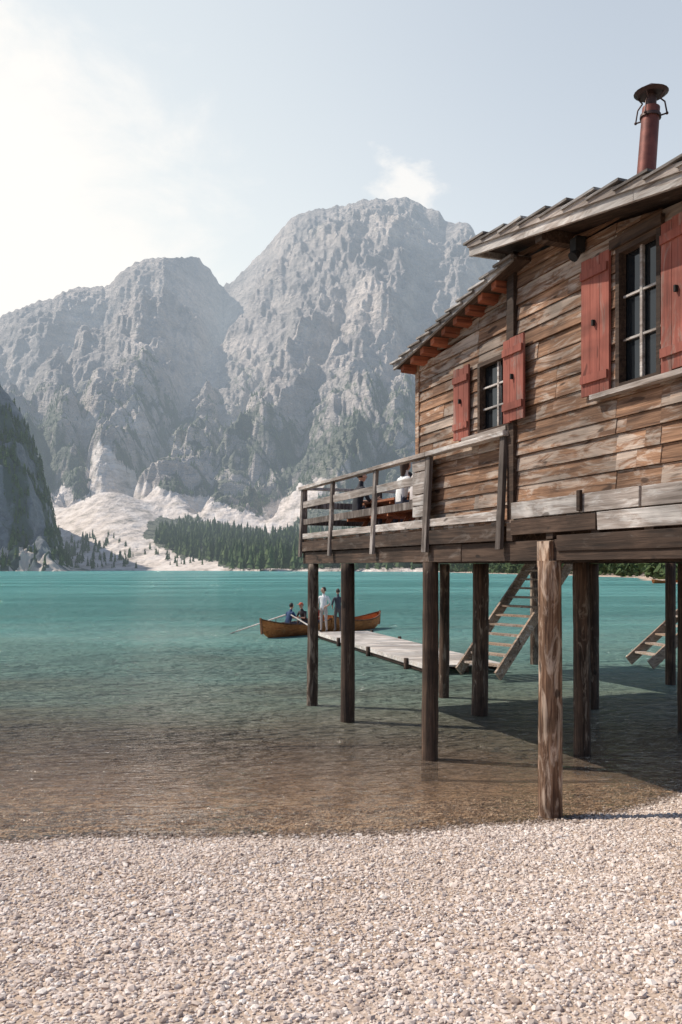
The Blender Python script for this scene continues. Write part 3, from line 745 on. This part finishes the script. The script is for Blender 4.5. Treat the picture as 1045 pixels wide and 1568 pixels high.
# ================================================================== boats
W_boat=wood_mat('varnished_boat_wood',(.16,.045,.012),(.42,.14,.04),(.55,.22,.075),(.5,.28,.14),.1,0,rand=.25,bstr=.1)
W_boatd=wood_mat('boat_dark_strake',(.06,.025,.012),(.14,.06,.03),(.22,.10,.05),(.2,.12,.08),.1,0)
def rowboat(loc,rotz,Lb=4.6,oars=True):
    mb=MB(); ns=22; prof=9; half=Lb/2; rows=[]; inn=[]
    for i in range(ns+1):
        t_=i/ns; x_=-half+Lb*t_
        bw=.68*(math.sin(math.pi*min(1,(t_*.86+.14)))**.62) if t_<1 else .0
        bw=max(bw,.02); sheer=.42+.26*(abs(2*t_-1)**2.4); keel=-.14+.34*max(0,(t_-.82)/.18)**2+.10*max(0,(.1-t_)/.1)**2
        r=[];r2=[]
        for k in range(prof):
            a=-1+2*k/(prof-1); ang=a*math.pi/2
            yy_=bw*math.sin(ang); zz_=keel+(sheer-keel)*(1-math.cos(ang))**.85
            r.append((x_,yy_,zz_)); r2.append((x_,yy_*.94,zz_+.03 if abs(a)<.99 else zz_))
        rows.append(r); inn.append(r2)
    for src,flip in ((rows,False),(inn,True)):
        vs=[p for r in src for p in r]; fs=[];
        for i in range(ns):
            for k in range(prof-1):
                f=(i*prof+k,i*prof+k+1,(i+1)*prof+k+1,(i+1)*prof+k); fs.append(f[::-1] if flip else f)
        fs.append(tuple(range(prof))); mb.add(vs,fs,0,True)
    for sg in (0,prof-1):
        for i in range(ns): mb.beam(rows[i][sg],rows[i+1][sg],.05,.05,1)
    for x_ in (-1.6,-.5,.6,1.5):
        i=int((x_+half)/Lb*ns); wb=abs(rows[i][prof-1][1])*.93; mb.box((x_-.13,-wb,.27),(x_+.13,wb,.30),0)
    mb.beam((half-.02,0,.1),(half+.05,0,.74),.06,.08,1)
    if oars:
        for sg in (-1,1):
            p0=Vector((.5,sg*.15,.80)); p1=Vector((1.0,sg*2.5,.03)); mb.cyl(p0,p1,.03,.03,7,2); mb.beam(p1,p1+(p1-p0).normalized()*.5,.16,.025,2)
            mb.cyl((.60,sg*.60,.45),(.60,sg*.60,.65),.015,.015,6,1)
    return mb.obj('rowboat',[W_boat,W_boatd,W_dock],None,(loc[0],loc[1],.06),rotz)
BR=math.radians(232)
rowboat((-1.85,35.2,0),BR,4.2,True)
rowboat((.55,38.0,0),math.radians(52),4.0,False)
rowboat((57.0,150,0),math.radians(20),4.6,False); rowboat((62.0,156,0),math.radians(5),4.6,False)

# ================================================================== people
def pmat(n,c,r=.8): return plain_mat(n,c,r,.12,30,0,.1)
MSK=pmat('skin',(.50,.29,.20),.55); 
def person(loc,yaw,pose,shirt,pants,hair,scale=1.0,headyaw=0.,cap=None,longhair=False,bare=True):
    J={}
    def pr(nm,x,y,z,r): J[nm]=((x,y,z),r)
    if pose=='stand':
        pr('pel',0,0,.96,.125); pr('bel',0,-.01,1.10,.115); pr('chest',0,0,1.30,.135); pr('neck',0,.01,1.48,.055); pr('hd',0,-.01,1.60,.06)
        for s_,t_ in((-1,'l'),(1,'r')):
            pr('sh'+t_,.175*s_,.0,1.42,.062); 
            if t_=='l': pr('el'+t_,.25*s_,.03,1.14,.043); pr('wr'+t_,.23*s_,-.10,.90,.028)
            else: pr('el'+t_,.27*s_,.02,1.14,.043); pr('wr'+t_,.17*s_,-.20,1.02,.028)
            pr('hp'+t_,.095*s_,0,.90,.095); pr('kn'+t_,.11*s_,-.02-.02*s_,.50,.060); pr('an'+t_,.12*s_,.02,.09,.040); pr('to'+t_,.14*s_,-.13,.045,.035)
    else:
        base=.45 if pose=='sit' else .30
        lean={'sit':-.08,'row':-.16}[pose]
        pr('pel',0,0,base+.11,.135); pr('bel',0,lean*.4,base+.27,.12); pr('chest',0,lean,base+.46,.135); pr('neck',0,lean*1.25,base+.64,.055); pr('hd',0,lean*1.5,base+.76,.06)
        for s_,t_ in((-1,'l'),(1,'r')):
            pr('sh'+t_,.175*s_,lean,base+.58,.062); pr('el'+t_,.24*s_,lean-.10,base+.32,.043); pr('wr'+t_,.14*s_,lean-.33,base+.34,.028)
            pr('hp'+t_,.10*s_,-.04,base+.10,.095); pr('kn'+t_,.13*s_,-.46,base+.13,.062); pr('an'+t_,.13*s_,-.50 if pose=='sit' else -.72,.09,.040); pr('to'+t_,.14*s_,(-.65 if pose=='sit' else -.86),.05,.035)
    E=[('pel','bel','s'),('bel','chest','s'),('chest','neck','s'),('neck','hd','k')]
    for t_ in 'lr': E+=[('chest','sh'+t_,'s'),('sh'+t_,'el'+t_,'s'),('el'+t_,'wr'+t_,'k'),('pel','hp'+t_,'p'),('hp'+t_,'kn'+t_,'p'),('kn'+t_,'an'+t_,'p'),('an'+t_,'to'+t_,'b')]
    names=list(J); idx={n:i for i,n in enumerate(names)}
    me=bpy.data.meshes.new('tmp'); me.from_pydata([J[n][0] for n in names],[(idx[a],idx[b]) for a,b,_ in E],[]); ob=bpy.data.objects.new('tmp',me); scene.collection.objects.link(ob)
    ob.modifiers.new('s','SKIN').use_smooth_shade=True
    for i,n in enumerate(names):
        sv=me.skin_vertices[0].data[i]; r=J[n][1]; 
        sv.radius=(r*1.15,r*.82) if n in('pel','bel','chest') else (r,r)
        sv.use_root=(n=='pel')
    sb=ob.modifiers.new('u','SUBSURF'); sb.levels=1; sb.render_levels=1
    dg=bpy.context.evaluated_depsgraph_get(); ev=ob.evaluated_get(dg); m2=bpy.data.meshes.new_from_object(ev)
    vv=[v.co.copy() for v in m2.vertices]; ff=[tuple(p.vertices) for p in m2.polygons]
    mb=MB(); lab={'s':1,'k':0,'p':2,'b':4}
    segs=[(Vector(J[a][0]),Vector(J[b][0]),lab[c],J[a][1]) for a,b,c in E]
    mb.v=[tuple(v) for v in vv]
    for f in ff:
        c=sum((vv[i] for i in f),Vector())/len(f); best=9;bm_=1
        for a,b,m_,rr in segs:
            ab=b-a; t_=max(0,min(1,(c-a).dot(ab)/ab.dot(ab))); dd=(c-(a+ab*t_)).length-rr*.5
            if dd<best: best=dd; bm_=m_
        mb.f.append(list(f)); mb.m.append(bm_); mb.sm.append(True)
    bpy.data.objects.remove(ob)
    hc=Vector(J['hd'][0])+Vector((0,-.01,.075)); Rm=Matrix.Rotation(headyaw,3,'Z')
    def hp(q_):
        if q_.z<0: q_.x*=1+.55*q_.z/.12*.6; q_.y+= -.012*abs(q_.z)/.12
        return Rm@q_
    mb.sphere(hc,(.077,.094,.118),0,16,12,hp)
    def H(x,y,z): return hc+Rm@Vector((x,y,z))
    mb.cyl(H(0,-.085,.012),H(0,-.112,-.022),.008,.017,6,0); mb.beam(H(-.024,-.088,-.052),H(.024,-.088,-.052),.012,.009,5)
    for s_ in(-1,1):
        mb.sphere(H(.03*s_,-.084,.008),(.011,.007,.007),5,6,4); mb.sphere(H(.078*s_,.005,-.005),(.012,.02,.032),0,6,5); mb.beam(H(.014*s_,-.092,.028),H(.046*s_,-.086,.030),.008,.007,3)
    def hr(q_):
        if q_.y<0 and q_.z<.045: q_.y*=.25; q_.z=max(q_.z,.02) ; q_.x*=.98
        if not longhair and q_.z<-.05: q_.z=-.05
        return Rm@q_
    mb.sphere(hc+Rm@Vector((0,.012,.014)),(.087,.100,.122),3,14,10,hr)
    if longhair: mb.cyl(H(0,.07,.0),H(0,.10,-.22),.075,.035,10,3)
    if cap: mb.sphere(hc+Vector((0,0,.045)),(.092,.105,.09),6,14,8,lambda q_:Rm@Vector((q_.x,q_.y,max(q_.z,0)))); mb.beam(H(0,-.09,.05),H(0,-.17,.04),.13,.012,6)
    for s_,t_ in((-1,'l'),(1,'r')):
        e=Vector(J['el'+t_][0]); w_=Vector(J['wr'+t_][0]); d=(w_-e).normalized(); sd_=d.cross(Vector((1,0,.2))).normalized(); nn=d.cross(sd_)
        p0=w_-d*.01; p1=w_+d*.085; mb.beam(p0,p1,.075,.030,0,up=nn)
        rr=d.cross(nn).normalized()
        for k in range(4):
            b=p1+rr*(-.028+.0187*k); ln=[.065,.078,.072,.056][k]; m_=b+d*ln*.5; m2_=m_+(d*.8+nn*.5*-1).normalized()*ln*.5
            mb.cyl(b,m_,.009,.0085,6,0); mb.cyl(m_,m2_,.0085,.007,6,0)
        b=p0+d*.03-rr*.035; b2=b+(d*.6-rr).normalized()*.035; mb.cyl(b,b2,.011,.010,6,0); mb.cyl(b2,b2+(d-rr*.3).normalized()*.03,.010,.008,6,0)
    mats=[MSK,pmat('shirt',shirt),pmat('trousers',pants),pmat('hair',hair,.6),pmat('shoes',(.05,.045,.04)),pmat('face_features',(.06,.03,.025)),pmat('cap',cap or (.5,.5,.5))]
    o=mb.obj('person',mats,None,loc,yaw); o.scale=(scale,)*3
    return o
person((-.68,33.45,.25),math.radians(-20),'stand',(.72,.70,.68),(.42,.34,.30),(.03,.02,.015),.99,math.radians(-60))
person((-.12,33.75,.25),math.radians(200),'stand',(.05,.055,.07),(.08,.07,.07),(.05,.03,.02),.95)
def inboat(k,**kw):
    c_,s_=math.cos(BR),math.sin(BR); person((-1.85+k*c_,35.2+k*s_,.08),BR+math.radians(kw.pop('face')),'row',**kw)
inboat(.55,face=-90,shirt=(.02,.05,.12),pants=(.05,.05,.07),hair=(.02,.015,.012))
inboat(-.55,face=90,shirt=(.04,.03,.03),pants=(.04,.04,.05),hair=(.06,.03,.02),cap=(.5,.1,.05))
inboat(-1.55,face=90,shirt=(.35,.06,.04),pants=(.05,.05,.08),hair=(.03,.02,.02),longhair=True)
W_tab=wood_mat('table_wood',(.12,.04,.02),(.30,.11,.055),(.42,.18,.09),(.4,.22,.14),.2,0,rand=.3)
org=Vector((2.371,9.604,0))
def WL(s,n_,z): v=org+hx@Vector(L(s,n_,z)); return (v.x,v.y,v.z)
def picnic(s,n_):
    mb=MB()
    for k in range(5): mb.box((-.85,-.36+k*.146,.72),(.85,-.36+k*.146+.138,.76),0,.002)
    for sg in(-1,1):
        for k in range(2): mb.box((-.85,sg*.62-.14+k*.145,.42),(.85,sg*.62-.14+k*.145+.135,.46),0,.002)
        mb.beam((sg*.6,-.75,.40),(sg*.6,.75,.40),.05,.08,0)
        mb.beam((sg*.6,-.34,.69),(sg*.6,.34,.69),.05,.06,0)
        mb.beam((sg*.6,-.55,0),(sg*.6,-.12,.70),.05,.08,0); mb.beam((sg*.6,.55,0),(sg*.6,.12,.70),.05,.08,0)
    mb.cyl((.2,.05,.76),(.2,.05,.93),.035,.03,10,1); mb.cyl((.2,.05,.93),(.2,.05,1.0),.014,.012,8,1); mb.cyl((-.3,-.1,.76),(-.3,-.1,.775),.11,.12,14,2)
    return mb.obj('picnic_table',[W_tab,plain_mat('bottle',(.03,.10,.04),.1),plain_mat('plate',(.7,.7,.68),.3)],None,WL(s,n_,3.385),RZ)
picnic(5.55,1.5); picnic(7.55,1.5); picnic(5.4,3.8); picnic(7.5,3.8)
def seat(s,n_,fy,**k):
    person(WL(s,n_,3.385),RZ+(math.pi if fy>0 else 0),'sit',**k)
seat(5.85,.86,1,shirt=(.75,.73,.70),pants=(.06,.07,.10),hair=(.05,.025,.015),headyaw=.4,longhair=True)
seat(5.25,.86,1,shirt=(.55,.50,.48),pants=(.10,.08,.07),hair=(.03,.02,.015),headyaw=-.3)
seat(5.6,2.14,-1,shirt=(.10,.12,.16),pants=(.05,.05,.06),hair=(.04,.02,.015),headyaw=.3)
seat(7.3,2.14,-1,shirt=(.30,.36,.42),pants=(.06,.07,.10),hair=(.12,.07,.03),cap=(.62,.60,.55))
seat(7.95,.86,1,shirt=(.025,.025,.03),pants=(.03,.03,.04),hair=(.02,.015,.012))
seat(7.9,2.14,-1,shirt=(.5,.48,.45),pants=(.06,.07,.10),hair=(.02,.015,.012))
seat(5.2,3.16,1,shirt=(.35,.10,.07),pants=(.05,.06,.1),hair=(.03,.02,.015))
seat(7.4,3.16,1,shirt=(.05,.06,.10),pants=(.05,.06,.1),hair=(.03,.02,.015))
